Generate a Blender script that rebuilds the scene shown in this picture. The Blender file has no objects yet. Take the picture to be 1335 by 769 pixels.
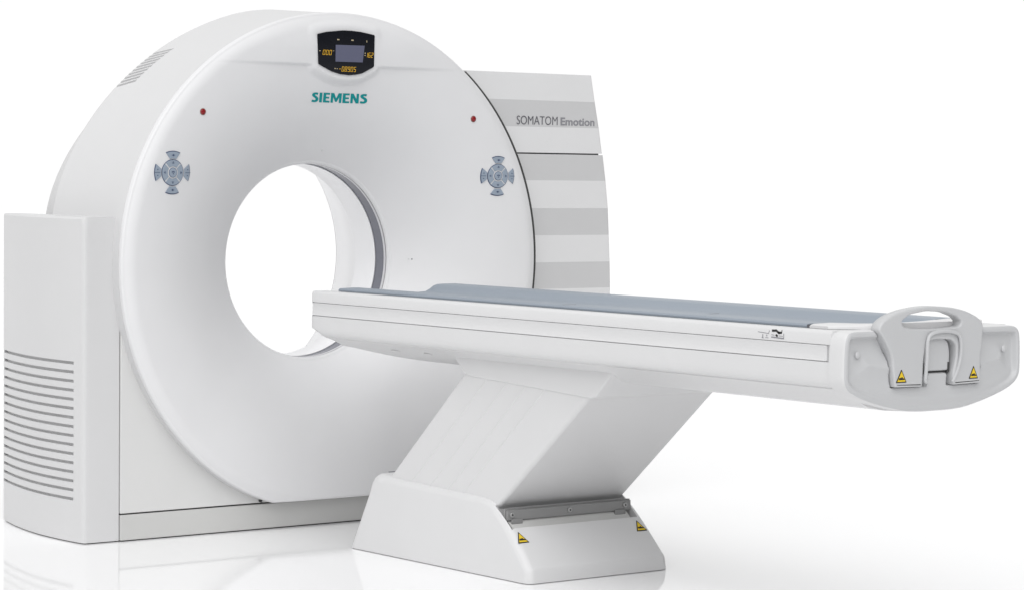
import bpy, bmesh, math, random
import numpy as np
from mathutils import Vector, Matrix
random.seed(4)
S = bpy.context.scene
COL = S.collection
PI = math.pi

# ------------------------------------------------------------------ materials
def mat(name, col, rough=.4, spec=.5, metal=0., emit=None, es=1., noise=True, coat=0., bump=0.):
    m = bpy.data.materials.new(name); m.use_nodes = True
    nt = m.node_tree; b = nt.nodes['Principled BSDF']
    b.inputs['Base Color'].default_value = (*col, 1)
    b.inputs['Roughness'].default_value = rough
    b.inputs['Specular IOR Level'].default_value = spec
    b.inputs['Metallic'].default_value = metal
    b.inputs['Coat Weight'].default_value = coat
    if emit:
        b.inputs['Emission Color'].default_value = (*emit, 1); b.inputs['Emission Strength'].default_value = es
    if noise:
        tc = nt.nodes.new('ShaderNodeTexCoord'); n = nt.nodes.new('ShaderNodeTexNoise')
        n.inputs['Scale'].default_value = 7.; n.inputs['Detail'].default_value = 5.
        nt.links.new(tc.outputs['Object'], n.inputs['Vector'])
        mr = nt.nodes.new('ShaderNodeMapRange')
        mr.inputs['To Min'].default_value = rough-.05; mr.inputs['To Max'].default_value = rough+.06
        nt.links.new(n.outputs['Fac'], mr.inputs['Value']); nt.links.new(mr.outputs['Result'], b.inputs['Roughness'])
        mx = nt.nodes.new('ShaderNodeMix'); mx.data_type = 'RGBA'
        mx.inputs[6].default_value = (*[c*.975 for c in col], 1); mx.inputs[7].default_value = (*[min(1, c*1.015) for c in col], 1)
        nt.links.new(n.outputs['Fac'], mx.inputs[0]); nt.links.new(mx.outputs[2], b.inputs['Base Color'])
        if bump:
            n2 = nt.nodes.new('ShaderNodeTexNoise'); n2.inputs['Scale'].default_value = 900.
            nt.links.new(tc.outputs['Object'], n2.inputs['Vector'])
            bp = nt.nodes.new('ShaderNodeBump'); bp.inputs['Strength'].default_value = bump; bp.inputs['Distance'].default_value = .0006
            nt.links.new(n2.outputs['Fac'], bp.inputs['Height']); nt.links.new(bp.outputs['Normal'], b.inputs['Normal'])
    return m
M = dict(
    white = mat('white_enamel', (.68,.68,.685), .38, bump=.15),
    cover = mat('white_cover', (.745,.745,.755), .42, bump=.15),
    grey_white = mat('warm_white_enamel', (.68,.68,.675), .42, bump=.15),
    plinth = mat('pale_grey_enamel', (.575,.575,.565), .45),
    stripe = mat('grey_stripe_enamel', (.585,.585,.59), .42),
    shell = mat('off_white_shell', (.635,.635,.64), .42, bump=.15),
    panel = mat('light_panel_enamel', (.735,.735,.74), .42, bump=.15),
    end = mat('cool_grey_plastic', (.535,.54,.55), .4, bump=.2),
    tube = mat('white_bore_plastic', (.93,.93,.94), .3),
    window = mat('smoky_grey_window', (.16,.165,.20), .22, noise=False),
    ringlip = mat('clear_lip_plastic', (.62,.62,.64), .25),
    blue = mat('blue_grey_vinyl', (.27,.31,.36), .45, bump=.4),
    black = mat('black_glass', (.004,.005,.009), .10, .25, noise=False),
    screen = mat('dim_screen', (.04,.04,.06), .25, emit=(.055,.06,.10), es=1.0, noise=False),
    amber = mat('amber_digits', (.6,.35,.02), .4, emit=(.85,.48,.03), es=.38, noise=False),
    amber_dim = mat('pale_marks', (.35,.3,.2), .4, emit=(.4,.33,.2), es=.5, noise=False),
    teal = mat('teal_paint', (.0,.27,.28), .6, .25, noise=False),
    dark = mat('dark_grey_print', (.10,.10,.115), .5, noise=False),
    mid = mat('mid_grey_print', (.25,.25,.27), .5, noise=False),
    key = mat('blue_grey_key', (.29,.345,.42), .35, noise=False),
    keyrim = mat('navy_key_rim', (.06,.085,.16), .4, noise=False),
    red = mat('red_lens', (.24,.004,.008), .2, noise=False),
    redrim = mat('brown_lens_rim', (.25,.12,.1), .4, noise=False),
    yellow = mat('yellow_label', (.80,.56,.02), .45, noise=False),
    blackp = mat('black_print', (.012,.012,.012), .5, noise=False),
    metal = mat('grey_metal', (.26,.26,.26), .45),
    screw = mat('screw_metal', (.42,.42,.42), .35, metal=.7, noise=False),
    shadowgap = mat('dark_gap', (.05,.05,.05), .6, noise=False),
)

# ------------------------------------------------------------------ helpers
def props(o, label=None, cat=None, group=None, kind=None):
    for k, v in (('label', label), ('category', cat), ('group', group), ('kind', kind)):
        if v: o[k] = v
    return o
def obj(name, me, m, parent=None, label=None, bev=0, seg=3, smooth=35, ang=30):
    o = bpy.data.objects.new(name, me); COL.objects.link(o)
    ms = m if isinstance(m, (list, tuple)) else [m]
    idx = [p.material_index for p in me.polygons]
    me.materials.clear()
    for x in ms: me.materials.append(x)
    if len(ms) > 1:
        for p, i in zip(me.polygons, idx): p.material_index = i
    if parent: o.parent = parent
    if label: o['label'] = label
    for p in me.polygons: p.use_smooth = True
    if bev:
        b = o.modifiers.new('bevel', 'BEVEL'); b.width = bev; b.segments = seg; b.limit_method = 'ANGLE'; b.angle_limit = math.radians(ang)
        b.harden_normals = False
        w = o.modifiers.new('wn', 'WEIGHTED_NORMAL'); w.keep_sharp = True; w.weight = 80
    else:
        me.set_sharp_from_angle(angle=math.radians(smooth))
    return o
def mesh(name, V, F):
    me = bpy.data.meshes.new(name); me.from_pydata([tuple(map(float, v)) for v in V], [], F); me.validate(); 
    bm = bmesh.new(); bm.from_mesh(me); bmesh.ops.recalc_face_normals(bm, faces=bm.faces); bm.to_mesh(me); bm.free()
    return me
def join(*mes):
    V = []; F = []
    for me in mes:
        k = len(V); V += [v.co[:] for v in me.vertices]; F += [[i+k for i in p.vertices] for p in me.polygons]
    return mesh('joined', V, F)
def prism(poly, axis, a, b):
    """poly of 2D points; axis is the extrusion axis: x -> points (y,z); y -> (x,z); z -> (x,y)"""
    def P(u, v, t): return {'x': (t,u,v), 'y': (u,t,v), 'z': (u,v,t)}[axis]
    n = len(poly); V = [P(u,v,a) for u,v in poly]+[P(u,v,b) for u,v in poly]
    F = [list(range(n)), list(range(2*n-1, n-1, -1))]+[[i,(i+1)%n,n+(i+1)%n,n+i] for i in range(n)]
    return mesh('prism', V, F)
def box(x0,x1,y0,y1,z0,z1): return prism([(x0,y0),(x1,y0),(x1,y1),(x0,y1)], 'z', z0, z1)
def loft(secs, close=True, cap=True):
    n = len(secs[0]); V = [p for s in secs for p in s]; F = []
    for k in range(len(secs)-1):
        for i in range(n if close else n-1):
            j = (i+1) % n; F.append([k*n+i, k*n+j, (k+1)*n+j, (k+1)*n+i])
    if cap: F.append(list(range(n))); F.append([(len(secs)-1)*n+i for i in range(n)][::-1])
    return mesh('loft', V, F)
def ev(o):
    dg = bpy.context.evaluated_depsgraph_get(); dg.update()
    me = bpy.data.meshes.new_from_object(o.evaluated_get(dg)); return me
def flat_solid(loops, depth, bevel=0., res=2, smooth_idx=()):
    """filled 2D outline (holes allowed) with thickness; local x,y plane, centred on z"""
    cu = bpy.data.curves.new('c', 'CURVE'); cu.dimensions = '2D'; cu.fill_mode = 'BOTH'
    cu.extrude = max(depth/2-bevel, 1e-5); cu.bevel_depth = bevel; cu.bevel_resolution = res; cu.offset = -bevel; cu.resolution_u = 6
    for k, L in enumerate(loops):
        if k in smooth_idx:
            s = cu.splines.new('BEZIER'); s.bezier_points.add(len(L)-1)
            for p, q in zip(s.bezier_points, L):
                p.co = (q[0], q[1], 0); p.handle_left_type = p.handle_right_type = 'AUTO'
        else:
            s = cu.splines.new('POLY'); s.points.add(len(L)-1)
            for p, q in zip(s.points, L): p.co = (q[0], q[1], 0, 1)
        s.use_cyclic_u = True
    o = bpy.data.objects.new('tmp', cu); COL.objects.link(o); me = ev(o)
    bpy.data.objects.remove(o); bpy.data.curves.remove(cu)
    return me
def plate(loops, depth, bevel, seg=4):
    from mathutils.geometry import tessellate_polygon
    V = []; F = []; fronts = []; backs = []
    for k, L in enumerate(loops):
        P = [tuple(p) for p in L]; d = 1 if k == 0 else -1; n = len(P)
        rows = [(inset(P, d*bevel), -depth/2)]
        rows += [(P, -depth/2+bevel)]
        for i in range(seg+1):
            a = i/seg*PI/2; rows.append((inset(P, d*bevel*(1-math.cos(a))) if i else P, depth/2-bevel+bevel*math.sin(a)))
        rows.append((inset(P, d*(bevel+.0012)), depth/2+.00001))
        b0 = len(V)
        for Q, z in rows: V += [(x, y, z) for x, y in Q]
        for r_ in range(len(rows)-1):
            for i in range(n):
                j = (i+1) % n; F.append([b0+r_*n+i, b0+r_*n+j, b0+(r_+1)*n+j, b0+(r_+1)*n+i])
        fronts.append(list(range(b0+(len(rows)-1)*n, b0+len(rows)*n))); backs.append(list(range(b0, b0+n)))
    for grp in (fronts, backs):
        flat = [i for g in grp for i in g]
        for t in tessellate_polygon([[Vector(V[i]) for i in g] for g in grp]): F.append([flat[i] for i in t])
    return mesh('plate', V, F)
def text_mesh(body, depth=.001, offset=0., shear=0., space=1.):
    cu = bpy.data.curves.new('t', 'FONT'); cu.body = body; cu.size = 1; cu.extrude = .5; cu.offset = offset; cu.shear = shear; cu.space_character = space
    cu.resolution_u = 6
    o = bpy.data.objects.new('tmp', cu); COL.objects.link(o); me = ev(o)
    bpy.data.objects.remove(o); bpy.data.curves.remove(cu)
    co = np.array([v.co[:] for v in me.vertices]); mn = co.min(0); mx = co.max(0)
    co = (co-mn)/(mx-mn); co[:,2] = (co[:,2]-.5)*depth
    for v, c in zip(me.vertices, co): v.co = c
    return me
def xform(me, f):
    for v in me.vertices: v.co = f(*v.co)
    me.update(); return me
def place(me, o, u, v):
    """local x->u, y->v (full vectors, lengths scale), z -> unit normal"""
    u = Vector(u); v = Vector(v); n = u.cross(v).normalized(); o = Vector(o)
    return xform(me, lambda a, b, c: o+u*a+v*b+n*c)
def round_poly(P, r, n=5):
    out = []; N = len(P)
    for i in range(N):
        p = Vector(P[i]); a = Vector(P[i-1])-p; b = Vector(P[(i+1) % N])-p
        rr = r[i] if isinstance(r, (list, tuple)) else r
        d = min(rr, a.length*.48, b.length*.48)
        if d < 1e-6: out.append(tuple(p)); continue
        A = p+a.normalized()*d; B = p+b.normalized()*d
        for k in range(n+1):
            t = k/n; out.append(tuple(A*(1-t)**2+p*2*t*(1-t)+B*t*t))
    return out
def inset(P, d):
    """move a CCW/CW outline inwards by d"""
    N = len(P); A = sum(P[i][0]*P[(i+1) % N][1]-P[(i+1) % N][0]*P[i][1] for i in range(N)); s = 1 if A > 0 else -1
    out = []
    for i in range(N):
        a = Vector(P[i-1]); b = Vector(P[i]); c = Vector(P[(i+1) % N])
        t = (c-a); t = t.normalized() if t.length > 1e-9 else Vector((1,0)); out.append((b.x-t.y*s*d, b.y+t.x*s*d))
    return out
def tube(pts, r, n=10, closed=False):
    pts = [Vector(p) for p in pts]; secs = []; up = None
    for i, p in enumerate(pts):
        t = (pts[min(i+1, len(pts)-1)]-pts[max(i-1, 0)]).normalized()
        ref = Vector((0,1,0)) if abs(t.y) < .9 else Vector((1,0,0))
        a = t.cross(ref).normalized(); b = t.cross(a)
        secs.append([tuple(p+(a*math.cos(2*PI*k/n)+b*math.sin(2*PI*k/n))*r) for k in range(n)])
    return loft(secs)
def smoothcurve(P, n=6):
    out = []
    for i in range(len(P)-1):
        p0 = Vector(P[max(i-1,0)]); p1 = Vector(P[i]); p2 = Vector(P[i+1]); p3 = Vector(P[min(i+2,len(P)-1)])
        for k in range(n):
            t = k/n
            out.append(.5*((2*p1)+(p2-p0)*t+(2*p0-5*p1+4*p2-p3)*t*t+(3*p1-p0-3*p2+p3)*t**3))
    out.append(Vector(P[-1])); return out
def sstep(t): t = min(max(t, 0), 1); return t*t*(3-2*t)
def nsstep(t): t = np.clip(t, 0, 1); return t*t*(3-2*t)

# ================================================================== SETTING
fl = mesh('floor', [(-60,-60,0),(60,-60,0),(60,60,0),(-60,60,0)], [[0,1,2,3]])
mf = mat('glossy_white_floor', (.95,.95,.955), .05, .18, noise=False)
floor = obj('floor', fl, mf); props(floor, 'glossy white studio floor with faint reflections under the scanner', 'floor', kind='structure')

# ================================================================== GANTRY
ZC, R, RB, R0 = .9354, .88, .348, .83
G = bpy.data.objects.new('ct_scanner_gantry', None); COL.objects.link(G); G.location = (0,0,0)
props(G, 'white ring-shaped scanner gantry with round bore, side cabinet and striped side panel', 'scanner')

DISP = [(-.122,1.735),(-.112,1.6306),(-.0552,1.607),(-.02,1.5985),(.019,1.5955),(.050,1.5985),(.076,1.604),(.1246,1.6285),(.1215,1.7405),(.0613,1.7495),(.020,1.752),(-.0172,1.7515),(-.0851,1.7435)]
def face_base(r):
    inner = -.02+.22*(np.clip((R0-r)/(R0-RB), 0, 1))**2.2
    outer = -.02+.02*(np.clip((r-R0)/.05, 0, 1))**2
    return np.where(r < R0, inner, outer)
def poly_sd(x, z, P):
    """signed distance to polygon (numpy), negative inside"""
    d = np.full(x.shape, 1e9); inside = np.zeros(x.shape, bool); N = len(P)
    for i in range(N):
        x1, z1 = P[i]; x2, z2 = P[(i+1) % N]
        ex, ez = x2-x1, z2-z1; t = np.clip(((x-x1)*ex+(z-z1)*ez)/(ex*ex+ez*ez), 0, 1)
        d = np.minimum(d, np.hypot(x-x1-t*ex, z-z1-t*ez))
        c = ((z1 > z) != (z2 > z)) & (x < (x2-x1)*(z-z1)/((z2-z1) if abs(z2-z1) > 1e-12 else 1e-12)+x1)
        inside ^= c
    return np.where(inside, -d, d)
def face_y(x, z):
    x = np.asarray(x, float); z = np.asarray(z, float)
    y = face_base(np.hypot(x, z-ZC))
    # fold line across the top: the part above stands a little proud
    fade = nsstep((.56-np.abs(x))/.40)
    y = y-.011*fade*nsstep((z-1.622)/.011)*nsstep((1.80-z)/.12)
    # raised surround of the display
    sd = poly_sd(x, z, DISP)
    k = nsstep((.042-sd)/.030)
    plate = -.0312+.0*x+np.clip((1.70-z), 0, 1)*.10+.002
    y = y*(1-k)+np.minimum(y, plate)*k
    return y
def front_cover():
    NT, NR = 1200, 190
    zb = .0985
    th = np.linspace(0, 2*PI, NT, endpoint=False)-PI/2
    c, s = np.cos(th), np.sin(th)
    rout = np.full(NT, R); m = s < -1e-3
    rout[m] = np.minimum(R, (ZC-zb)/(-s[m]))
    V = []
    e = .009
    t = np.linspace(0, 1, NR)
    rr = (RB+.010)+(rout[None,:]-e-(RB+.010))*t[:,None]
    X = rr*c; Z = ZC+rr*s; Y = face_y(X, Z)
    rows = []
    # inner lip rolling into the bore
    for k in range(6, 0, -1):
        a = k/6*PI/2; r_ = RB+.010-.010*math.sin(a); yy = face_base(np.array([RB+.010]))[0]+.014*(1-math.cos(a))
        rows.append((np.full(NT, r_)*c, np.full(NT, yy), ZC+r_*s))
    for i in range(NR): rows.append((X[i], Y[i], Z[i]))
    Ye = Y[-1]
    for k in range(1, 7):
        a = k/6*PI/2; r_ = rout-e+e*math.sin(a); rows.append((r_*c, Ye+e*1.2*(1-math.cos(a)), ZC+r_*s))
    rows.append((rout*c, np.full(NT, .0135), ZC+rout*s))
    rows.append(((rout-.014)*c, np.full(NT, .0140), ZC+(rout-.014)*s))
    n = len(rows)
    V = np.stack([np.stack(r, 1) for r in rows]).reshape(-1, 3)
    F = [[k*NT+i, k*NT+(i+1) % NT, (k+1)*NT+(i+1) % NT, (k+1)*NT+i] for k in range(n-1) for i in range(NT)]
    me = bpy.data.meshes.new('front_cover'); me.from_pydata(V.tolist(), [], F)
    bm = bmesh.new(); bm.from_mesh(me); bmesh.ops.recalc_face_normals(bm, faces=bm.faces); bm.to_mesh(me); bm.free()
    return me
fc = obj('front_cover', front_cover(), M['cover'], G, smooth=60)

# ring housing: sheared polar grid so that the vent grooves run along grid lines
BACK_R = [(-90,.893),(45,.893),(65,.905),(80,.914),(90,.911),(97,.9047),(102,.896),(106.5,.889),(111,.8845),(115,.883),(121,.880),(127,.8775),(133,.8785),(137.5,.8825),(143.6,.886),(149.5,.8905),(154.5,.8955),(159,.900),(164,.903),(170,.902),(180,.895),(270,.893)]
def ring_housing():
    NT = 2400
    y0_, y1_ = .0185, .465
    ys = [y0_, y0_+.003]+list(np.linspace(.03, .355, 13))+list(np.linspace(.362, .465, 22))
    shear = math.radians(1.15)/.063
    gr = [math.radians(134.4-1.345*k) for k in range(10)]
    base = np.linspace(0, 2*PI, NT, endpoint=False)
    def rb_(th):
        d = (np.degrees(th)+90) % 360-90
        r = np.interp(d, [a for a, _ in BACK_R], [b for _, b in BACK_R])
        k = np.hanning(201); k /= k.sum()
        return np.convolve(np.concatenate([r[-100:], r, r[:100]]), k, 'valid')
    def ring(th, r, y): return np.stack([r*np.cos(th), np.full(NT, y), np.maximum(ZC+r*np.sin(th), .097)], 1)
    rows = []
    th0 = base+shear*(y0_-.366)
    rows.append(ring(th0, np.full(NT, .80), y0_+.0015))
    for y in ys:
        th = base+shear*(y-.366); t = (y-y0_)/(y1_-y0_)
        r = .8790+(rb_(th)-.8790)*t
        if y < y0_+.002: r = r-.003
        if y > .366:
            for g in gr: r = r-.010*(np.abs(base-g) < math.radians(.38))
        rows.append(ring(th, r, y))
    th = base+shear*(.465-.366); rb = rb_(th)
    for dr, y in ((.002,.4685),(.008,.4715),(.030,.478),(.050,.52),(.110,.72),(.150,.76),(.190,.78)): rows.append(ring(th, rb-dr, y))
    rows.append(ring(th, np.full(NT, .522), .79))
    V = np.concatenate(rows); n = len(rows)
    F = [[k*NT+i, k*NT+(i+1) % NT, (k+1)*NT+(i+1) % NT, (k+1)*NT+i] for k in range(n-1) for i in range(NT)]
    me = bpy.data.meshes.new('ring'); me.from_pydata(V.tolist(), [], F)
    bm = bmesh.new(); bm.from_mesh(me); bmesh.ops.recalc_face_normals(bm, faces=bm.faces); bm.to_mesh(me); bm.free()
    return me
obj('ring_housing', ring_housing(), M['shell'], G, smooth=40)
# dark sealing gap between front cover and housing
def annulus(rings, n=256, flatz=None):
    secs = []
    for r, y in rings:
        secs.append([(r*math.cos(2*PI*k/n), y, (ZC+r*math.sin(2*PI*k/n)) if flatz is None else max(flatz, ZC+r*math.sin(2*PI*k/n))) for k in range(n)])
    return loft(secs, cap=False)
obj('gap_seal', annulus([(.84,.012),(.868,.012),(.868,.020),(.84,.020)], flatz=.102), M['shadowgap'], G)

# bore: lip, smoky window band, white tube
bl = obj('bore_liner', annulus([(.347,.2755),(.350,.2765),(.350,.409),(.3525,.4145),(.360,.4185),(.43,.50),(.52,.785),(.53,.785),(.44,.50),(.362,.42),(.362,.2765)]), M['tube'], G, smooth=50)
obj('bore_lip', annulus([(.3485,.208),(.3465,.2095),(.3465,.2185),(.3485,.2195),(.36,.2195),(.36,.208)]), M['ringlip'], G, smooth=50)
obj('scan_window', annulus([(.350,.2195),(.350,.2755),(.36,.2755),(.36,.2195)]), M['window'], G, smooth=50)

# lower front panel and plinth
def lower_panel():
    arc = [(.80*math.cos(math.radians(a)), ZC+.80*math.sin(math.radians(a))) for a in range(-36, -173, -2)]
    return prism([(.655,arc[0][1]),(.655,.0955),(-.8495,.0955),(-.8495,.84),(-.80,.84)]+arc[::-1], 'y', .0495, .45)
obj('lower_panel', lower_panel(), M['grey_white'], G, bev=.0025, seg=2, ang=50)
obj('plinth', box(-.8495, 1.275, .0475, .45, .004, .0905), M['plinth'], G, bev=.003)
obj('plinth_gap', box(-.846, 1.27, .058, .44, .089, .097), M['shadowgap'], G)
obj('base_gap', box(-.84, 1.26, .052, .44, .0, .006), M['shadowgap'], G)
obj('cover_notch', box(-.299,-.296,.030,.0492,.0990,.1080), M['shadowgap'], G)

# left cabinet with louvres ------------------------------------------------
plan_pts = [(-.8530,.0545),(-.9700,.0570),(-.9815,.0620),(-.9870,.0800),(-.9945,.16),(-.9975,.234),(-.9965,.34),(-.9850,.456),(-.9640,.58),(-.9345,.706),(-.9200,.76)]
def cabinet():
    # resample the curved side finely
    P = [Vector(p) for p in plan_pts]
    fine = [P[0], P[1]]
    curve = smoothcurve([p.to_3d() for p in P[3:]], 14)
    cor = [Vector((-.9760,.0582)), Vector((-.9812,.0610)), Vector((-.9848,.0665))]
    fine += cor
    fine += [Vector((c.x, c.y)) for c in curve]
    xy = [(p.x, p.y) for p in fine]
    nf = 5
    # normals inwards (towards +x) for the groove depth
    zs = [.004]; 
    gz = [.148+i*(.6070-.148)/15 for i in range(16)]
    for g in gz: zs += [g-.0052, g-.0045, g+.0045, g+.0052]
    zs += [.75,.90,1.05,1.088,1.0945]
    slot = lambda x, y: y > .118
    V = []; n = len(xy)
    # extra columns exactly at slot end
    cols = []
    for i, (x, y) in enumerate(xy):
        cols.append((x, y, slot(x, y)))
    ix = next(i for i, c in enumerate(cols) if c[2])
    a = cols[ix-1]; b = cols[ix]; t = (.118-a[1])/(b[1]-a[1]); ex = a[0]+(b[0]-a[0])*t
    cols[ix:ix] = [(ex, .1175, False), (ex, .1185, True)]
    n = len(cols)
    for z in zs:
        ing = any(abs(z-g) < .0048 for g in gz)
        for (x, y, s) in cols:
            dx = 0
            if s and ing: dx = .014
            tz = 0
            if z > 1.09: dx = .004
            zz = z
            if z > 1.08: zz = z-(x+.9815 if False else 0)-.0
            V.append((x+dx, y, zz))
    F = [[k*n+i, k*n+i+1, (k+1)*n+i+1, (k+1)*n+i] for k in range(len(zs)-1) for i in range(n-1)]
    # top lid, back and inner wall
    k = len(zs)-1; base = len(V)
    V += [(-.853, .76, 1.0945), (-.853,.76,.004)]
    F.append([k*n+i for i in range(n)]+[base])
    F.append([0+i for i in range(n)][::-1]+[base+1])
    F.append([n-1, k*n+n-1, base, base+1]); 
    F.append([0, base+1, base]+[j*n for j in range(k, 0, -1)])
    me = bpy.data.meshes.new('cab'); me.from_pydata(V, [], F)
    bm = bmesh.new(); bm.from_mesh(me); bmesh.ops.triangulate(bm, faces=[f for f in bm.faces if len(f.verts) > 4]); bmesh.ops.recalc_face_normals(bm, faces=bm.faces); bm.to_mesh(me); bm.free()
    return me
cab = obj('side_cabinet', cabinet(), M['shell'], G, smooth=28)
obj('cabinet_gap', box(-.8525,-.8497,.066,.44,.004,1.09), M['shadowgap'], G)
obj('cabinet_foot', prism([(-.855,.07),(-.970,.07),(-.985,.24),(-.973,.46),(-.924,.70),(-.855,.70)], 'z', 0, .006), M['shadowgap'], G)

# right side panel with stripes -----------------------------------------------
redge = [(0,1.300),(.4,1.303),(.79,1.3048),(.92,1.3002),(1.024,1.294),(1.127,1.2873),(1.231,1.274),(1.338,1.2566),(1.4326,1.2396),(1.532,1.2180),(1.632,1.198)]
def xr(z):
    for (z0, x0), (z1, x1) in zip(redge, redge[1:]):
        if z <= z1: t = (z-z0)/(z1-z0); return x0+(x1-x0)*t
    return redge[-1][1]
def side_panel(z0, z1, bands, dx=0, XL=.66):
    """front plate with stripe bands (list of z borders and material slots), rounded right edge"""
    levels = sorted(set([z0, z1]+[b for b in bands if z0 < b < z1]+[z0+(z1-z0)*k/8 for k in range(1, 8)]))
    levels = [l for i, l in enumerate(levels) if i == 0 or l-levels[i-1] > .0015]
    for b in bands:
        if z0 < b < z1: levels[min(range(len(levels)), key=lambda i: abs(levels[i]-b))] = b
    prof = []
    V = []
    for z in levels:
        X = xr(z)+dx
        r = .012
        row = [(XL,.0535,z),(.9,.0515,z),(X-r,.050,z)]
        for k in range(1, 6): a = k/5*PI/2; row.append((X-r+r*math.sin(a), .050+r*(1-math.cos(a)), z))
        row += [(X-.004,.30,z),(X-.05,.44,z),(XL,.44,z)]
        V += row
        n = len(row)
    F = []; MI = []
    for k in range(len(levels)-1):
        zm = (levels[k]+levels[k+1])/2
        idx = sum(1 for b in bands if b < zm)
        for i in range(n):
            j = (i+1) % n; F.append([k*n+i, k*n+j, (k+1)*n+j, (k+1)*n+i]); MI.append(0 if idx % 2 == 0 else 1)
    F.append(list(range(n))[::-1]); MI.append(0)
    F.append([(len(levels)-1)*n+i for i in range(n)]); MI.append(0)
    me = bpy.data.meshes.new('sp'); me.from_pydata(V, [], F)
    for p, m_ in zip(me.polygons, MI): p.material_index = m_
    bm = bmesh.new(); bm.from_mesh(me); bmesh.ops.recalc_face_normals(bm, faces=bm.faces); bm.to_mesh(me); bm.free()
    return me
# borders counted from the bottom; even index = white band, odd = grey
bands_low = [.2165,.3165,.4175,.5185,.6195,.7205,.8215,.9215,1.0243,1.1265,1.2315]
SP = obj('side_panel', side_panel(.0955, 1.3300, bands_low), [M['panel'], M['stripe']], G, smooth=40)
UP = obj('upper_side_panel', side_panel(1.3355, 1.6335, [1.4322, 1.5322], dx=-.003, XL=.555), [M['panel'], M['stripe']], G, smooth=40)
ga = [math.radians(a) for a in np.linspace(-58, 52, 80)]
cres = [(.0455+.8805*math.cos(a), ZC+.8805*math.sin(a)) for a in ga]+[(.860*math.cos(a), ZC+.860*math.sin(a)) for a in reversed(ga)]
obj('painted_gap_shadow', prism(cres, 'y', .0465, .0560), M['shadowgap'], G)  # dark crescent paints the front cover's shadow line onto the side panel
obj('panel_gap', box(.60, 1.235, .056, .42, 1.328, 1.337), M['shadowgap'], G)

# name print on upper side panel
def wall_text(s, x0, x1, z0, z1, y, depth, m, name, parent, **k):
    me = text_mesh(s, depth, **k); me = xform(me, lambda a, b, c: Vector((x0+(x1-x0)*a, y-c, z0+(z1-z0)*b)))
    return obj(name, me, m, parent)
wall_text('SOMATOM', .8314, 1.0270, 1.4405, 1.4725, .0503, .0012, M['dark'], 'lettering', UP, offset=-.012)
me = text_mesh('Emotion', .0012, offset=.022)
me = xform(me, lambda a, b, c: Vector((1.0420+.1665*a, .0500-c, 1.4400+.0300*b)))
obj('lettering', me, M['mid'], UP, label='bold mid grey model lettering on the grey stripe')

# ---- display ---------------------------------------------------------------
def plate_y(z): return -.0320+max(1.70-z, 0)*.10-.0005
def on_plate(me, lift):  # local x,y -> world x,z on the display plate
    return xform(me, lambda a, b, c: Vector((a, plate_y(b)-lift-c, b)))
dp = obj('display', on_plate(flat_solid([round_poly(DISP, .004, 3)], .004, .0012), .0), M['black'], G, smooth=30)
obj('screen', on_plate(flat_solid([[(-.0455,1.7000),(.0775,1.7015),(.0735,1.6425),(-.0420,1.6415)]], .001), .0022), M['screen'], dp)
SEG = {'0':'abcdef','1':'bc','2':'abged','5':'afgcd','6':'afgedc','8':'abcdefg','9':'abcdfg','-':'g'}
def seg_digit(ch, x, z, w, h, t=.0012, sl=.12):
    L = []
    def rect(x0,x1,y0,y1): 
        L.append([(x+a+sl*b, z+b) for a, b in ((x0,y0),(x1,y0),(x1,y1),(x0,y1))])
    g = .0004
    for s in SEG[ch]:
        if s == 'a': rect(g, w-g, h-t, h)
        if s == 'g': rect(g, w-g, h/2-t/2, h/2+t/2)
        if s == 'd': rect(g, w-g, 0, t)
        if s == 'f': rect(0, t, h/2+g, h-g)
        if s == 'b': rect(w-t, w, h/2+g, h-g)
        if s == 'e': rect(0, t, g, h/2-g)
        if s == 'c': rect(w-t, w, g, h/2-g)
    return L
def digits(s, x, z, w, h, pitch, name='digits', label=None, t=.0012):
    mes = []
    for k, ch in enumerate(s):
        for r in seg_digit(ch, x+k*pitch, z, w, h, t): mes.append(prism(r, 'z', -.0003, .0003))
    return obj(name, on_plate(join(*mes), .0026), M['amber'], dp, label=label)
digits('000', -.0985, 1.6635, .0094, .0172, .0136, label='amber digits reading 000')
digits('162', .0835, 1.6605, .0082, .0172, .0116, label='amber digits reading 162')
digits('-08905', -.0270, 1.6080, .0088, .0172, .0127, label='amber digits reading minus 08905')
for (x, z, w, h) in ((-.1130,1.6755,.005,.0022),(-.0535,1.6770,.0015,.0035),(.0800,1.6735,.0035,.0035),(.0800,1.6655,.0035,.0035),(-.0440,1.6155,.0035,.0035),(-.0350,1.6155,.0030,.0030),
                     (-.0395,1.7165,.0035,.004),(-.0345,1.7165,.0035,.004),(.0205,1.7165,.004,.004),(.0255,1.7165,.004,.004),(.0855,1.7130,.0022,.0075)):
    obj('display_mark', on_plate(box(x, x+w, z, z+h, -.0003, .0003), .0026), M['amber_dim'], dp)

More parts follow.
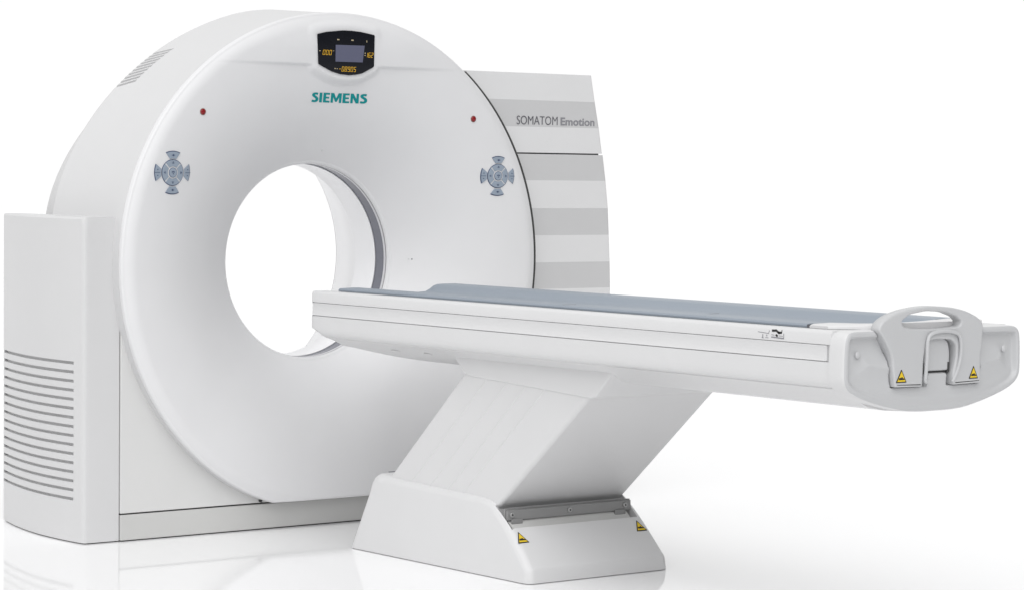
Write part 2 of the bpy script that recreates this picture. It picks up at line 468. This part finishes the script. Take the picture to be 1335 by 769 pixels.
# ---- decals conformed to the front cover ------------------------------------
def face_y1(x, z): return float(face_y(np.array([x]), np.array([z]))[0])
def conform(me, lift):
    co = np.array([v.co[:] for v in me.vertices]); y = face_y(co[:,0], co[:,1])
    for v, c, yy in zip(me.vertices, co, y): v.co = (c[0], yy-lift-c[2], c[1])
    me.update(); return me
def word_mark():
    R_ = lambda x0, y0, x1, y1: [(x0,y0),(x1,y0),(x1,y1),(x0,y1)]
    loops = []; x = 0.; t = .25
    def E(x): return [[(x,0),(x+.60,0),(x+.60,.18),(x+t,.18),(x+t,.42),(x+.55,.42),(x+.55,.59),(x+t,.59),(x+t,.82),(x+.60,.82),(x+.60,1),(x,1)]], .60
    def I(x): return [R_(x,0,x+t,1)], t
    def Mm(x): return [[(x,0),(x,1),(x+.27,1),(x+.49,.45),(x+.71,1),(x+.98,1),(x+.98,0),(x+.77,0),(x+.77,.60),(x+.56,.10),(x+.42,.10),(x+.21,.60),(x+.21,0)]], .98
    def N(x): return [[(x,0),(x,1),(x+.25,1),(x+.53,.42),(x+.53,1),(x+.74,1),(x+.74,0),(x+.49,0),(x+.21,.58),(x+.21,0)]], .74
    def Ss(x):
        ctr = [(.56,.86),(.42,.90),(.28,.885),(.155,.80),(.155,.70),(.26,.60),(.42,.49),(.50,.37),(.49,.22),(.36,.115),(.20,.10),(.02,.145)]
        pts = smoothcurve([(a, b, 0) for a, b in ctr], 5); L = []; Q = []
        for i, p in enumerate(pts):
            d = (pts[min(i+1,len(pts)-1)]-pts[max(i-1,0)]).normalized(); k = .098+.030*abs(d.y)
            L.append((x+p.x-d.y*k, min(max(p.y+d.x*k, -.01), 1.01))); Q.append((x+p.x+d.y*k, min(max(p.y-d.x*k, -.01), 1.01)))
        return [L+Q[::-1]], .62
    for f in (Ss, I, E, Mm, E, N, Ss):
        q, w = f(x); loops += q; x += w+.115
    return loops, x-.115
X0, X1, Z0, Z1 = -.1000, .1345, 1.4990, 1.5325
loops, W_ = word_mark()
me = join(*[flat_solid([[(X0+(X1-X0)*a/W_-.0070*b, Z0+(Z1-Z0)*b) for a, b in L]], .0008) for L in loops])
obj('lettering', conform(me, .0012), M['teal'], fc, label='teal maker lettering below the display')

# key pads
def arc_pts(r, a0, a1, n=14): return [(r*math.cos(math.radians(a0+(a1-a0)*k/n)), r*math.sin(math.radians(a0+(a1-a0)*k/n))) for k in range(n+1)]
def pad(cx, label):
    cz = 1.2462
    y0 = face_y1(cx, cz)
    pe = bpy.data.objects.new('control_pad', None); COL.objects.link(pe); pe.parent = G; pe.location = (cx, y0, cz); pe['label'] = label
    def add(loop, name='key', m='key', lift=.002, d=.004, par=None, bev=.0008):
        me = flat_solid([loop], d, bev)
        def f(a, b, c):
            yy = face_y1(cx+a, cz+b)-y0
            return Vector((a, yy-lift-c, b))
        return obj(name, xform(me, f), M[m], par or pe, smooth=40)
    bz = add([(.0448*math.cos(a), .0448*math.sin(a)) for a in np.linspace(0, 2*PI, 48, endpoint=False)], 'pad_bezel', 'keyrim', .0006, .002, bev=.0003)
    add([(.0425*math.cos(a), .0425*math.sin(a)) for a in np.linspace(0, 2*PI, 48, endpoint=False)], 'pad_disc', 'white', .0012, .002, bev=.0003)
    for k in range(4):
        a = 90*k
        L = arc_pts(.0425, a-42, a+42)+arc_pts(.0212, a+39, a-39)
        kk = add(L, 'key', 'key', .0022, .003)
        # outer petals
        rx, ri = .0705, .0478
        L2 = arc_pts(rx, a-22.5, a+22.5, 10)+arc_pts(ri, a+15, a-15, 6)
        L3 = arc_pts(rx+.0030, a-23, a+23, 10)+arc_pts(ri+.008, a+18, a-18, 6)
        p2 = add(L3, 'key_rim', 'keyrim', .0006, .002, bev=.0003)
        p3 = add(L2, 'key', 'key', .0022, .003)
        ca, sa = math.cos(math.radians(a)), math.sin(math.radians(a))
        def rot(P): return [(x*ca-y*sa, x*sa+y*ca) for x, y in P]
        glyphs = [rot([(.0375,0),(.0338,.0035),(.0338,-.0035)]), rot([(.0305,-.004),(.0322,-.004),(.0322,.004),(.0305,.004)])]
        gm = join(*[prism(g, 'z', -.0003, .0003) for g in glyphs])
        obj('key_symbol', xform(gm, lambda u, v, c: Vector((u, face_y1(cx+u, cz+v)-y0-.0041-c, v))), M['keyrim'], kk)
        if k % 2: gl = [[(.0585+.0035*math.cos(t), .0035*math.sin(t)) for t in np.linspace(0, 2*PI, 10, endpoint=False)], [(.0580,-.007),(.0592,-.007),(.0592,.007),(.0580,.007)]]
        else: gl = [[(.0520,-.0008),(.0735,-.0008),(.0735,.0008),(.0520,.0008)], [(.0590,.0085),(.0635,.0085),(.0635,.0115),(.0590,.0115)], [(.0590,-.0085),(.0635,-.0085),(.0635,-.0115),(.0590,-.0115)]]
        gm = join(*[prism(rot(g), 'z', -.0003, .0003) for g in gl])
        obj('key_symbol', xform(gm, lambda u, v, c: Vector((u, face_y1(cx+u, cz+v)-y0-.0041-c, v))), M['keyrim'], p3)
    circ = lambda r, n=32: [(r*math.cos(a), r*math.sin(a)) for a in np.linspace(0, 2*PI, n, endpoint=False)]
    add(circ(.0200), 'pad_disc', 'white', .0016, .003)
    add(circ(.0172), 'key_rim', 'keyrim', .0024, .003)
    ck = add(circ(.0152), 'key', 'key', .0034, .003)
    gm = join(*[prism([(a+dx, b+dz) for a, b in circ(.0022, 8)], 'z', -.0003, .0003) for dx, dz in ((-.004,.002),(0,-.004),(.004,.002),(0,.003))])
    obj('key_symbol', xform(gm, lambda u, v, c: Vector((u, face_y1(cx+u, cz+v)-y0-.0053-c, v))), M['keyrim'], ck)
    return pe
pad(-.692, 'round key pad on the left of the bore'); pad(.692, 'round key pad on the right of the bore')
for sx in (-1, 1):
    cx, cz = .5755*sx, 1.4538
    y = face_y1(cx, cz)
    secs = [[(cx+r*math.cos(2*PI*k/24), y+dy, cz+r*math.sin(2*PI*k/24)) for k in range(24)] for r, dy in ((.0118,.004),(.0118,-.0012),(.0108,-.0024),(.0098,-.0024),(.0098,.002))]
    rim = obj('indicator_light', loft(secs), M['redrim'], G, smooth=40)
    secs = [[(cx+.0096*math.cos(a)*math.cos(2*PI*k/24), y-.0015-.004*math.sin(a), cz+.0096*math.cos(a)*math.sin(2*PI*k/24)) for k in range(24)] for a in (0,.3,.6,.9,1.2,1.5)]
    obj('lens', loft(secs), M['red'], rim, smooth=60)
for cx, cz in ((.4162,.9372),(.0266,1.3321)):
    y = face_y1(cx, cz)
    obj('laser_port', place(flat_solid([[(.003*math.cos(a), .0028*math.sin(a)) for a in np.linspace(0, 2*PI, 12, endpoint=False)]], .002), (cx, y-.0004, cz), (1,0,0), (0,0,1)), M['mid' if cz < 1 else 'stripe'], fc)
obj('port_mark', place(flat_solid([[(-.004,-.0005),(.0045,-.0005),(.0045,.0005),(-.004,.0005)]], .0016), (.4075, face_y1(.4075,.9372)-.0006, .9372), (1,0,0), (0,0,1)), M['mid'], fc)
# small latch slot where cabinet meets the ring
obj('latch_slot', box(-.862,-.852,.049,.060,.9270,.9320), M['blackp'], G)

# ================================================================== PATIENT TABLE
T = bpy.data.objects.new('patient_table', None); COL.objects.link(T); T.location = (0,-1.0,0)
props(T, 'white patient table with blue grey tray on a slanted column and floor base', 'table')
TI = Matrix.Translation((0,1.0,0))
def tobj(name, me, m, parent=None, **k):
    o = obj(name, me, m, None, **k); o.parent = parent or T
    if parent is None: o.matrix_parent_inverse = TI
    return o

HW = .344
def table_section(y):
    # boat-like belly that rises towards the far (gantry) end
    s = min(max((y+.80)/.47, 0), 1); s2 = s**2.4
    zb = .630+.022*s2; zc = .7045+.0605*max(0, (y+.43)/.10)**3
    nd = .0002+.004*min(max((-1.80-y)/.15, 0), 1)
    e = min(max((y+.352)/.022, 0), 1); w = HW-.022*(1-math.sqrt(max(0, 1-e*e)))
    topd = .004*(1-math.sqrt(max(0, 1-e*e)))
    H = [(.10,.8300),(.20,.8330),(.283,.8565-topd),(w-.012,.8570-topd),(w-.006,.8560-topd),(w-.0015,.8520-topd),(w,.8475-topd),(w,.8192),(w-.007,.8190),(w-.007,.7736),(w,.7734),(w,.735),(w-.0008,.722+.3*(zc-.7045)),
         (w-.004,zc+.008),(w-.010,zc+.0025),(w-.016,zc),(w-.016-nd,zc+.0004),(w-.0165-nd,zc-.0030),(w-.020,zc-.0036),(w-.045,zc-.013),(w-.085,zc-.031),(w-.14,zb+.019),(w-.20,zb+.007),(w-.27,zb+.0015)]
    H = [(x, max(z, zb)) for x, z in H]
    if y < -2.70: H[0] = (.10, .8565); H[1] = (.20, .8567)
    R_ = [(x, y, z) for x, z in H]; L_ = [(-x, y, z) for x, z in reversed(H)]
    return R_+L_
ys = [-.330,-.3312,-.3335,-.337,-.342,-.348,-.355,-.38,-.41]+list(np.linspace(-.45,-2.815,42))
tb = loft([table_section(y) for y in ys])
body = tobj('tabletop_body', tb, M['white'], smooth=32)
# rail strip set into both sides
for sx in (-1, 1):
    pr = [(HW-.0068,.7745),(HW-.0005,.7752),(HW+.0006,.7765),(HW-.0012,.7820),(HW-.0018,.7963),(HW-.0012,.8105),(HW+.0006,.8162),(HW-.0005,.8172),(HW-.0068,.8182)]
    tobj('side_rail', loft([[(sx*x, y, z) for x, z in pr] for y in (-.3515,-.9,-1.6,-2.2,-2.798)]), M['white'], smooth=50)
    tobj('rail_end', box(*sorted((sx*(HW-.006), sx*(HW+.0004))), -.3530,-.3495,.7760,.8165), M['white'])
    for zz in (.8183,.7744):
        tobj('rail_plug', box(*sorted((sx*(HW-.004), sx*(HW+.0012))), -.3540,-.3500,zz-.0016,zz+.0016), M['mid'])
# shallow recesses under the far end
for (x, y) in ((-.27,-.72),(-.27,-.90)):
    me = bpy.data.meshes.new('p'); bm = bmesh.new(); bmesh.ops.create_uvsphere(bm, u_segments=16, v_segments=8, radius=1); bm.to_mesh(me); bm.free()
    zz = .6785+.0 if y > -.8 else .673
    tobj('grip_bump', xform(me, lambda a, b, c: Vector((-.262+.012*a, y+.022*b, .6755+.005*c))), M['white'], smooth=80)

# blue grey tray -----------------------------------------------------------
def tray():
    P = [(-.300,.8575),(-.302,.8625),(-.299,.8668),(-.292,.8680),(-.235,.8686),(-.212,.8680),(-.198,.8645),(-.175,.8520),(-.150,.8445),(-.10,.8425),(0,.8420),(.10,.8425),(.150,.8445),(.172,.8520),(.190,.8645),(.204,.8680),(.235,.8686),(.292,.8680),(.299,.8668),(.302,.8625),(.300,.8575),(.282,.8572),(.200,.8345),(-.200,.8345),(-.282,.8572)]
    def sec(y, k=1., dz=1.):
        return [(x*k, y-(.078*(-x/.3)-.008 if y > -.39 else 0), .8575+(z-.8575)*(dz if z > .8575 else 1)) for x, z in P]
    return loft([sec(-.365,.985,.35), sec(-.3665,.992,.75), sec(-.371,.998,.95), sec(-.378), sec(-.46), sec(-.9), sec(-1.5), sec(-2.1), sec(-2.6), sec(-2.6785)])
tray_o = tobj('cradle_tray', tray(), M['blue'], smooth=50)
for (y, x0) in ((-1.62,-.290),(-2.20,-.235)):
    tobj('tray_joint', loft([[(x, y+dy, z) for dy in (-.0012,.0012)]+[(x, y+.0012, z-.001), (x, y-.0012, z-.001)] for x, z in ((x0,.8686),(x0+.03,.8690),(x0+.05,.8691))]), M['mid'], tray_o)
tobj('tray_stop', box(-.3015,-.20,-2.690,-2.6790,.8560,.8655), M['dark'])
# white cradle end block rising into the handle
def cradle_end():
    ys_ = [-2.6900,-2.6915,-2.696,-2.71,-2.76,-2.80,-2.825,-2.845,-2.856]
    hs = [.8640,.8672,.8688,.8692,.8695,.8700,.8715,.8730,.8735]
    secs = []
    for y, h in zip(ys_, hs):
        k = sstep((y+2.70)/-.15); w = .302-.125*sstep((-2.76-y)/.095)
        row = [(-w, y, .8575),(-w-.001, y, .8575+(h-.8575)*.6),(-w+.003, y, h-.0015),(-w+.010, y, h),(-w+.07, y, h+.001),(-.12, y, h-.004*(1-k)),(0, y, h-.007*(1-k)),(.12, y, h-.004*(1-k)),(w-.07, y, h+.001),(w-.010, y, h),(w-.003, y, h-.0015),(w+.001, y, .8575+(h-.8575)*.6),(w, y, .8575)]
        secs.append(row)
    return loft(secs)
tobj('cradle_end', cradle_end(), M['white'], smooth=45)

# end cap --------------------------------------------------------------------
def cap_outline():
    half = [(0,.6325),(.06,.6330),(.12,.6375),(.18,.6490),(.24,.6640),(.29,.6800),(.322,.6960),(.338,.7120),(.3445,.7300),(.3455,.76),(.3445,.80),(.3420,.828),(.336,.845),(.322,.8545),(.30,.8575)]
    C = smoothcurve([(a, b, 0) for a, b in half], 4)
    Rr = [(p.x, p.y) for p in C]; Ll = [(-p.x*1.010, p.y) for p in reversed(C)][:-1]
    return Rr+Ll   # runs from the bottom centre up the right, over the top, down the left
HO = [(-.1721,.7046),(-.1800,.7393),(-.1860,.785),(-.200,.8100),(-.2180,.8356),(-.2400,.8600),(-.2280,.8797),(-.1975,.8955),(-.1453,.9092),(-.0805,.9170),(-.0329,.9190),(.0426,.9140),(.1040,.9020),(.1507,.8830),(.1710,.8634),(.1680,.8424),(.1650,.8001),(.1600,.7845),(.1624,.7049),(.0540,.7030),(.0500,.7300),(.0640,.7800),(.0620,.8120),(.045,.8260),(.0,.8300),(-.040,.8270),(-.0570,.8120),(-.0640,.7800),(-.0660,.7300),(-.0684,.7028)]
POCKET = [(-.1730,.7030),(-.1810,.7393),(-.1870,.785),(-.201,.8100),(-.2190,.8356),(-.2440,.8700),(.1830,.8700),(.1815,.8424),(.1775,.8050),(.1730,.7845),(.1745,.7030),(.0400,.7020),(.0400,.7300),(.0340,.7365),(-.0300,.7368),(-.0365,.7305),(-.0365,.7020)]
def resample(P, step):
    out = []; N = len(P)
    for i in range(N):
        a = Vector(P[i]); b = Vector(P[(i+1) % N]); k = max(1, int(round((b-a).length/step)))
        for j in range(k): out.append(tuple(a.lerp(b, j/k)))
    return out
def end_cap():
    O = resample(cap_outline(), .0035); n = len(O); zc_ = .765
    A = np.array(O); K = 120
    ts = np.concatenate([np.linspace(0, .06, 16), np.linspace(.06, 1, K)[1:-1]])
    V = [(x, -2.8125, z) for x, z in O]+[(x, -2.835, z) for x, z in O]; nr = 2
    for t in ts:
        x = A[:,0]*(1-t); z = zc_+(A[:,1]-zc_)*(1-t)
        sd = -poly_sd(x, z, O); sd[sd < 0] = 0
        if t == 0: sd = np.zeros(n)
        rr = .011; roll = np.where(sd < rr, rr-np.sqrt(np.clip(rr*rr-(rr-sd)**2, 0, None)), 0)
        y = -2.870+roll
        side = nsstep((z-.640)/.13)                       # trough fades out towards the belly
        y = y+.016*nsstep((sd-.014)/.012)*side
        y = y-.026*nsstep((sd-.026)/.11)*side-.011*nsstep((sd-.014)/.03)*(1-side)
        pd = poly_sd(x, z, POCKET)
        y = y+(-2.8560-y)*nsstep((.0018-pd)/.0036)
        V += list(zip(x, y, z)); nr += 1
    F = [[k*n+i, k*n+(i+1) % n, (k+1)*n+(i+1) % n, (k+1)*n+i] for k in range(nr-1) for i in range(n)]
    F.append([(nr-1)*n+i for i in range(n)]); F.append(list(range(n))[::-1])
    me = mesh('cap', V, F)
    for p in me.polygons: p.material_index = 1 if p.center.y > -2.8655 and min(abs(p.vertices[0]-0), 10**6) < 9*n else 0  # outer wall and rim in lighter white: light from the side put into the colour
    return me
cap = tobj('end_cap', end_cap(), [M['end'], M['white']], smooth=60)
for x, z, yy_ in ((-.2950,.7942,-2.8655),(.2700,.7945,-2.873)):
    me = bpy.data.meshes.new('p'); bm = bmesh.new(); bmesh.ops.create_uvsphere(bm, u_segments=24, v_segments=12, radius=1); bm.to_mesh(me); bm.free()
    tobj('screw_cap', xform(me, lambda a, b, c: Vector((x+.0095*a, yy_+.004*b, z+.0095*c))), M['end'], cap, smooth=80)

# handle ------------------------------------------------------------------------
RD = [.004,.02,.02,.02,.02,.012,.02,.03,.03,.03,.03,.03,.03,.03,.02,.02,.012,.012,.006,.004,.01,.02,.02,.02,.02,.02,.02,.02,.01,.004]
HOLE = [(-.1440,.8655),(-.1533,.8800),(-.1223,.8976),(-.0565,.9060),(.0200,.9010),(.0660,.8870),(.0816,.8735),(.0747,.8620),(.02,.8580),(-.04,.8570),(-.1085,.8590)]
hm = plate([round_poly(HO, RD, 6), round_poly(HOLE, .012, 6)], .038, .0060, 5)
handle = tobj('handle', place(hm, (0,-2.868,0), (1,0,0), (0,0,1)), M['end'], smooth=50)
# back plate of the recess behind the latch
tobj('latch_plate', place(flat_solid([round_poly([(-.0480,.7425),(.0500,.7425),(.0520,.79),(.045,.8200),(.025,.832),(-.025,.834),(-.045,.824)], .012, 5)], .012, .004, 3), (0,-2.866,0), (1,0,0), (0,0,1)), M['end'], handle, smooth=50)
0 and tobj('handle_recess', place(flat_solid([[(-.062,.700),(.058,.700),(.066,.80),(.06,.83),(-.06,.83),(-.068,.8)]], .008), (0,-2.8535,0), (1,0,0), (0,0,1)), M['end'], handle)
lp = smoothcurve([(-.045,-2.884,.718),(-.0565,-2.886,.7165),(-.0600,-2.890,.735),(-.0590,-2.893,.78),(-.0575,-2.893,.825),(-.0430,-2.893,.8440),(.0051,-2.893,.8515),(.0560,-2.893,.8440),(.0720,-2.893,.8250),(.0740,-2.892,.785),(.066,-2.889,.745),(.0516,-2.884,.712)], 6)
tobj('latch', tube(lp, .0052, 12), M['end'], handle, smooth=60)
for x in (-.052, .047):
    tobj('latch_slot', box(x-.004, x+.004, -2.8725, -2.864, .738, .765), M['shadowgap'], handle)
tobj('tab_gap', box(-.050,.050,-2.8640,-2.860,.7360,.7430), M['shadowgap'], handle)

# warning labels --------------------------------------------------------------
def warn(parent, o, u, v, w=.040, h=.036, label=None):
    """o = centre of base line; u,v unit vectors in the surface"""
    u = Vector(u).normalized(); v = Vector(v).normalized(); n = u.cross(v)
    tri = lambda k: [(-w/2*k, h*(1-k)/3*1), (w/2*k, h*(1-k)/3), (0, h*(1-k)/3+h*k)]
    a = tobj('warning_label', place(flat_solid([round_poly(tri(1), .0025, 3)], .0008), Vector(o)+n*.0006, u, v), M['blackp'], parent, label=label)
    tobj('yellow_field', place(flat_solid([tri(.76)], .0006), Vector(o)+n*.0012, u, v), M['yellow'], a)
    hand = [(-.010,.0075),(.011,.0075),(.011,.0105),(.004,.0125),(.0035,.0150),(.0005,.0150),(-.0025,.0130),(-.0065,.0135),(-.0105,.0110)]
    tobj('label_symbol', place(flat_solid([[(x*w/.04, z*h/.036) for x, z in hand]], .0005), Vector(o)+n*.0017, u, v), M['blackp'], a)
    return a
HF = -2.868-.019
warn(handle, (-.1515, HF, .7170), (1,0,0), (0,0,1), .041, .036, 'yellow warning triangle on the left leg of the handle')
warn(handle, (.1311, HF, .7175), (1,0,0), (0,0,1), .037, .035, 'yellow warning triangle on the right leg of the handle')

# pictogram on the near end of the side -----------------------------------
pic = []
def ln(y0, z0, y1, z1, t=.0016):
    z0 += .0038; z1 += .0038
    d = Vector((y1-y0, z1-z0)); L = d.length; d /= L; nn = Vector((-d.y, d.x))*t/2
    pic.append(prism([(y0+nn.x, z0+nn.y),(y1+nn.x, z1+nn.y),(y1-nn.x, z1-nn.y),(y0-nn.x, z0-nn.y)], 'x', -HW-.0006, -HW+.0005))
ln(-2.533,.8360,-2.575,.8335); ln(-2.575,.8330,-2.578,.8420); ln(-2.552,.8300,-2.552,.8210,.003); ln(-2.548,.8205,-2.556,.8205); ln(-2.568,.8300,-2.568,.8250,.003); ln(-2.562,.8215,-2.574,.8215)
tobj('pictogram', join(*pic), M['mid'], body)
pic = []
ln(-2.588,.8420,-2.602,.8425,.006); ln(-2.602,.8440,-2.618,.8360,.006); ln(-2.612,.8370,-2.626,.8380,.006); ln(-2.626,.8370,-2.627,.8450,.002); ln(-2.605,.8330,-2.608,.8260,.004); ln(-2.602,.8300,-2.612,.8290,.003)
tobj('pictogram', join(*pic), M['blackp'], body)
pic = []
ln(-2.586,.8245,-2.634,.8225,.0035); ln(-2.634,.8215,-2.634,.8360,.0020); ln(-2.586,.8310,-2.598,.8300); ln(-2.616,.8290,-2.630,.8290)
tobj('pictogram', join(*pic), M['mid'], body)

# carriage under the tabletop ---------------------------------------------------
car = prism([(-.985,.76),(-1.030,.680),(-1.090,.6260),(-1.115,.6180),(-1.722,.5915),(-1.742,.5960),(-1.905,.760)], 'x', -.262, .262)
tobj('carriage', car, M['white'], bev=.007, seg=4, ang=20)
# column ---------------------------------------------------------------------
bs = (-1.0763+.6819)/(.6197-.2578); fs = (-1.6902+1.2634)/(.5873-.2227)
def yb_(z): return -.6819+bs*(z-.2578)
def yf_(z): return -1.2750+fs*(z-.2227)
colm = loft([[(-.256,yb_(z),z),(-.256,yf_(z),z),(.256,yf_(z),z),(.256,yb_(z),z)] for z in (.09,.66)])
column = tobj('column', colm, M['white'], bev=.014, seg=5, ang=20)
for (ya, yb2) in (((-.8074,.2549),(-1.197,.6085)),((-.905,.2478),(-1.2956,.6009)),((-1.001,.2426),(-1.3922,.5994)),((-1.0822,.2413),(-1.4872,.5956))):
    a = Vector((-.256, ya[0], ya[1])); b = Vector((-.256, yb2[0], yb2[1])); d = (b-a); a = a-d*.12; b = b+d*.12
    tobj('column_rib', xform(tube([a, (a+b)/2, b], .0040, 12), lambda p, q, w: Vector((p+.0024, q, w))), M['white'], column, smooth=60)

# base ----------------------------------------------------------------------
def base_cover():
    prof = [(-.492,.0022),(-.575,.1967),(-.590,.238),(-.615,.2585),(-.66,.2600),(-.9239,.2528),(-1.17,.2458),(-1.235,.2390),(-1.275,.2220),(-1.345,.1640),(-1.405,.1040),(-1.450,.0560),(-1.462,.0400),(-1.466,.0022)]
    prof = [(p.x, p.y) for p in smoothcurve([(a, b, 0) for a, b in prof], 3)]
    secs = []; r_ = .027; hw = .288
    def section(x, d):
        yc, zc_ = -.98, .0022
        Q = [(yc+(y-yc)*(1-d/.48), zc_+(z-zc_)*(1-d/.255)) for y, z in prof]
        out = []
        for (y0, z0), (y, z) in zip(prof, Q):
            z = max(z, z0) if z0 < .012 else z
            out.append((x-.020*(z/.26)*(1 if x > 0 else -1)*min(1, abs(x)/.2), y, z))
        return out
    na = 8
    xs = [(-(hw-r_+r_*math.sin(a)), r_*(1-math.cos(a))) for a in [PI/2*k/na for k in range(na, -1, -1)]]
    for x, d in xs: secs.append(section(x, d))
    for x, d in reversed(xs): secs.append(section(-x, d))
    o = bpy.data.objects.new('tmp', loft(secs)); COL.objects.link(o)
    cut = bpy.data.objects.new('tmpc', box(-.262,.250,-1.349,-1.262,.095,.40)); COL.objects.link(cut)
    m = o.modifiers.new('c', 'BOOLEAN'); m.object = cut; m.operation = 'DIFFERENCE'; m.solver = 'EXACT'
    cut2 = bpy.data.objects.new('tmpd', box(-.5,.5,-1.6,-.4,-.1,.0045)); COL.objects.link(cut2)
    me = ev(o)
    for q in (o, cut, cut2): bpy.data.objects.remove(q)
    return me
base = tobj('base', base_cover(), M['white'], smooth=30)
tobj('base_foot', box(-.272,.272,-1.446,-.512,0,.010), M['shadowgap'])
# hinge hardware in the pocket of the base
hb_ = tobj('hinge_bar', box(-.258,.248,-1.318,-1.3115,.1800,.2120), M['metal'], bev=.002)
tobj('roller_cover', loft([[(x,-1.300,.186),(x,-1.335,.1600),(x,-1.346,.140),(x,-1.33,.125),(x,-1.29,.14)] for x in (-.250,.232)]), M['plinth'], smooth=60)
tobj('pocket_shade', box(-.2600,.2490,-1.3105,-1.302,.10,.215), M['metal'])
for x in (-.240,-.008,.222):
    s = place(flat_solid([[(.0085*math.cos(a), .0085*math.sin(a)) for a in np.linspace(0, 2*PI, 20, endpoint=False)]], .006, .0015), (x,-1.320,.1975), (1,0,0), (0,0,1))
    so = tobj('screw', s, M['screw'], hb_)
    tobj('screw_socket', place(flat_solid([[(.003*math.cos(a), .003*math.sin(a)) for a in np.linspace(0, 2*PI, 6, endpoint=False)]], .001), (x,-1.3235,.1975), (1,0,0), (0,0,1)), M['blackp'], so)
for x in (-.222,.200):
    tobj('bracket', box(x-.022,x+.022,-1.324,-1.3185,.168,.184), M['metal'], hb_, bev=.002)
sl = Vector((0, .060, .060)).normalized()
warn(base, (-.2480,-1.3895-.0015,.1195-.0008), (1,0,0), sl, .044, .044, 'yellow warning triangle at the left of the base front')
warn(base, (.2360,-1.3885-.0015,.1205-.0008), (1,0,0), sl, .044, .044, 'yellow warning triangle at the right of the base front')
# small clip behind the base
tobj('cable_clip', join(box(-.200,-.165,-.600,-.596,.2590,.2620), box(-.166,-.163,-.600,-.596,.256,.268)), M['mid'])

# ================================================================== LIGHT
W = bpy.data.worlds.new('World'); S.world = W; W.use_nodes = True
nt = W.node_tree; bg = nt.nodes['Background']
tc = nt.nodes.new('ShaderNodeTexCoord'); sp = nt.nodes.new('ShaderNodeSeparateXYZ')
nt.links.new(tc.outputs['Generated'], sp.inputs[0])
def ramp(sock, f0, f1, t0, t1):
    n = nt.nodes.new('ShaderNodeMapRange'); n.interpolation_type = 'SMOOTHSTEP'
    for k, v in (('From Min', f0), ('From Max', f1), ('To Min', t0), ('To Max', t1)): n.inputs[k].default_value = v
    nt.links.new(sp.outputs[sock], n.inputs['Value']); return n.outputs['Result']
mu = nt.nodes.new('ShaderNodeMath'); mu.operation = 'MULTIPLY'
nt.links.new(ramp('Y', -.10, .45, .31, 1.01), mu.inputs[0]); nt.links.new(ramp('Z', .25, .85, 1.0, .86), mu.inputs[1])
nt.links.new(mu.outputs[0], bg.inputs['Strength'])
bg.inputs['Color'].default_value = (1,1,1,1)
def sun(name, d, e, ang, col=(1,1,1)):
    l = bpy.data.lights.new(name, 'SUN'); l.energy = e; l.angle = math.radians(ang); l.color = col
    o = bpy.data.objects.new(name, l); COL.objects.link(o); o.rotation_euler = Vector(d).to_track_quat('-Z', 'Y').to_euler(); return o
sun('studio_key', (.44,.52,-.72), 2.55, 72)

# ================================================================== CAMERA
cam = bpy.data.cameras.new('camera'); co = bpy.data.objects.new('camera', cam); COL.objects.link(co); S.camera = co
yaw, pitch, roll, f, cx, cy = -.6754, -.0550, .0123, 3470.45, 713.17, 413.44
px, py, pz, yaw, pitch, roll = -5.3224, -7.8266, 1.2698, -.6754, -.0550, .0123
fw = Vector((-math.sin(yaw)*math.cos(pitch), math.cos(yaw)*math.cos(pitch), math.sin(pitch)))
r = Vector((math.cos(yaw), math.sin(yaw), 0)); u = r.cross(fw)
r2 = r*math.cos(roll)+u*math.sin(roll); u2 = -r*math.sin(roll)+u*math.cos(roll)
co.matrix_world = Matrix(((r2.x,u2.x,-fw.x,px),(r2.y,u2.y,-fw.y,py),(r2.z,u2.z,-fw.z,pz),(0,0,0,1)))
cam.sensor_width = 36; cam.lens = f/1335*36
cam.shift_x = (667.5-cx)/1335; cam.shift_y = (cy-384.5)/1335
cam.clip_start = .1; cam.clip_end = 500
S.view_settings.view_transform = 'Standard'; S.view_settings.look = 'None'; S.view_settings.exposure = 0; S.view_settings.gamma = 1
S.render.engine = 'CYCLES'
S.render.resolution_x = 1024; S.render.resolution_y = 589
S.render.film_transparent = False
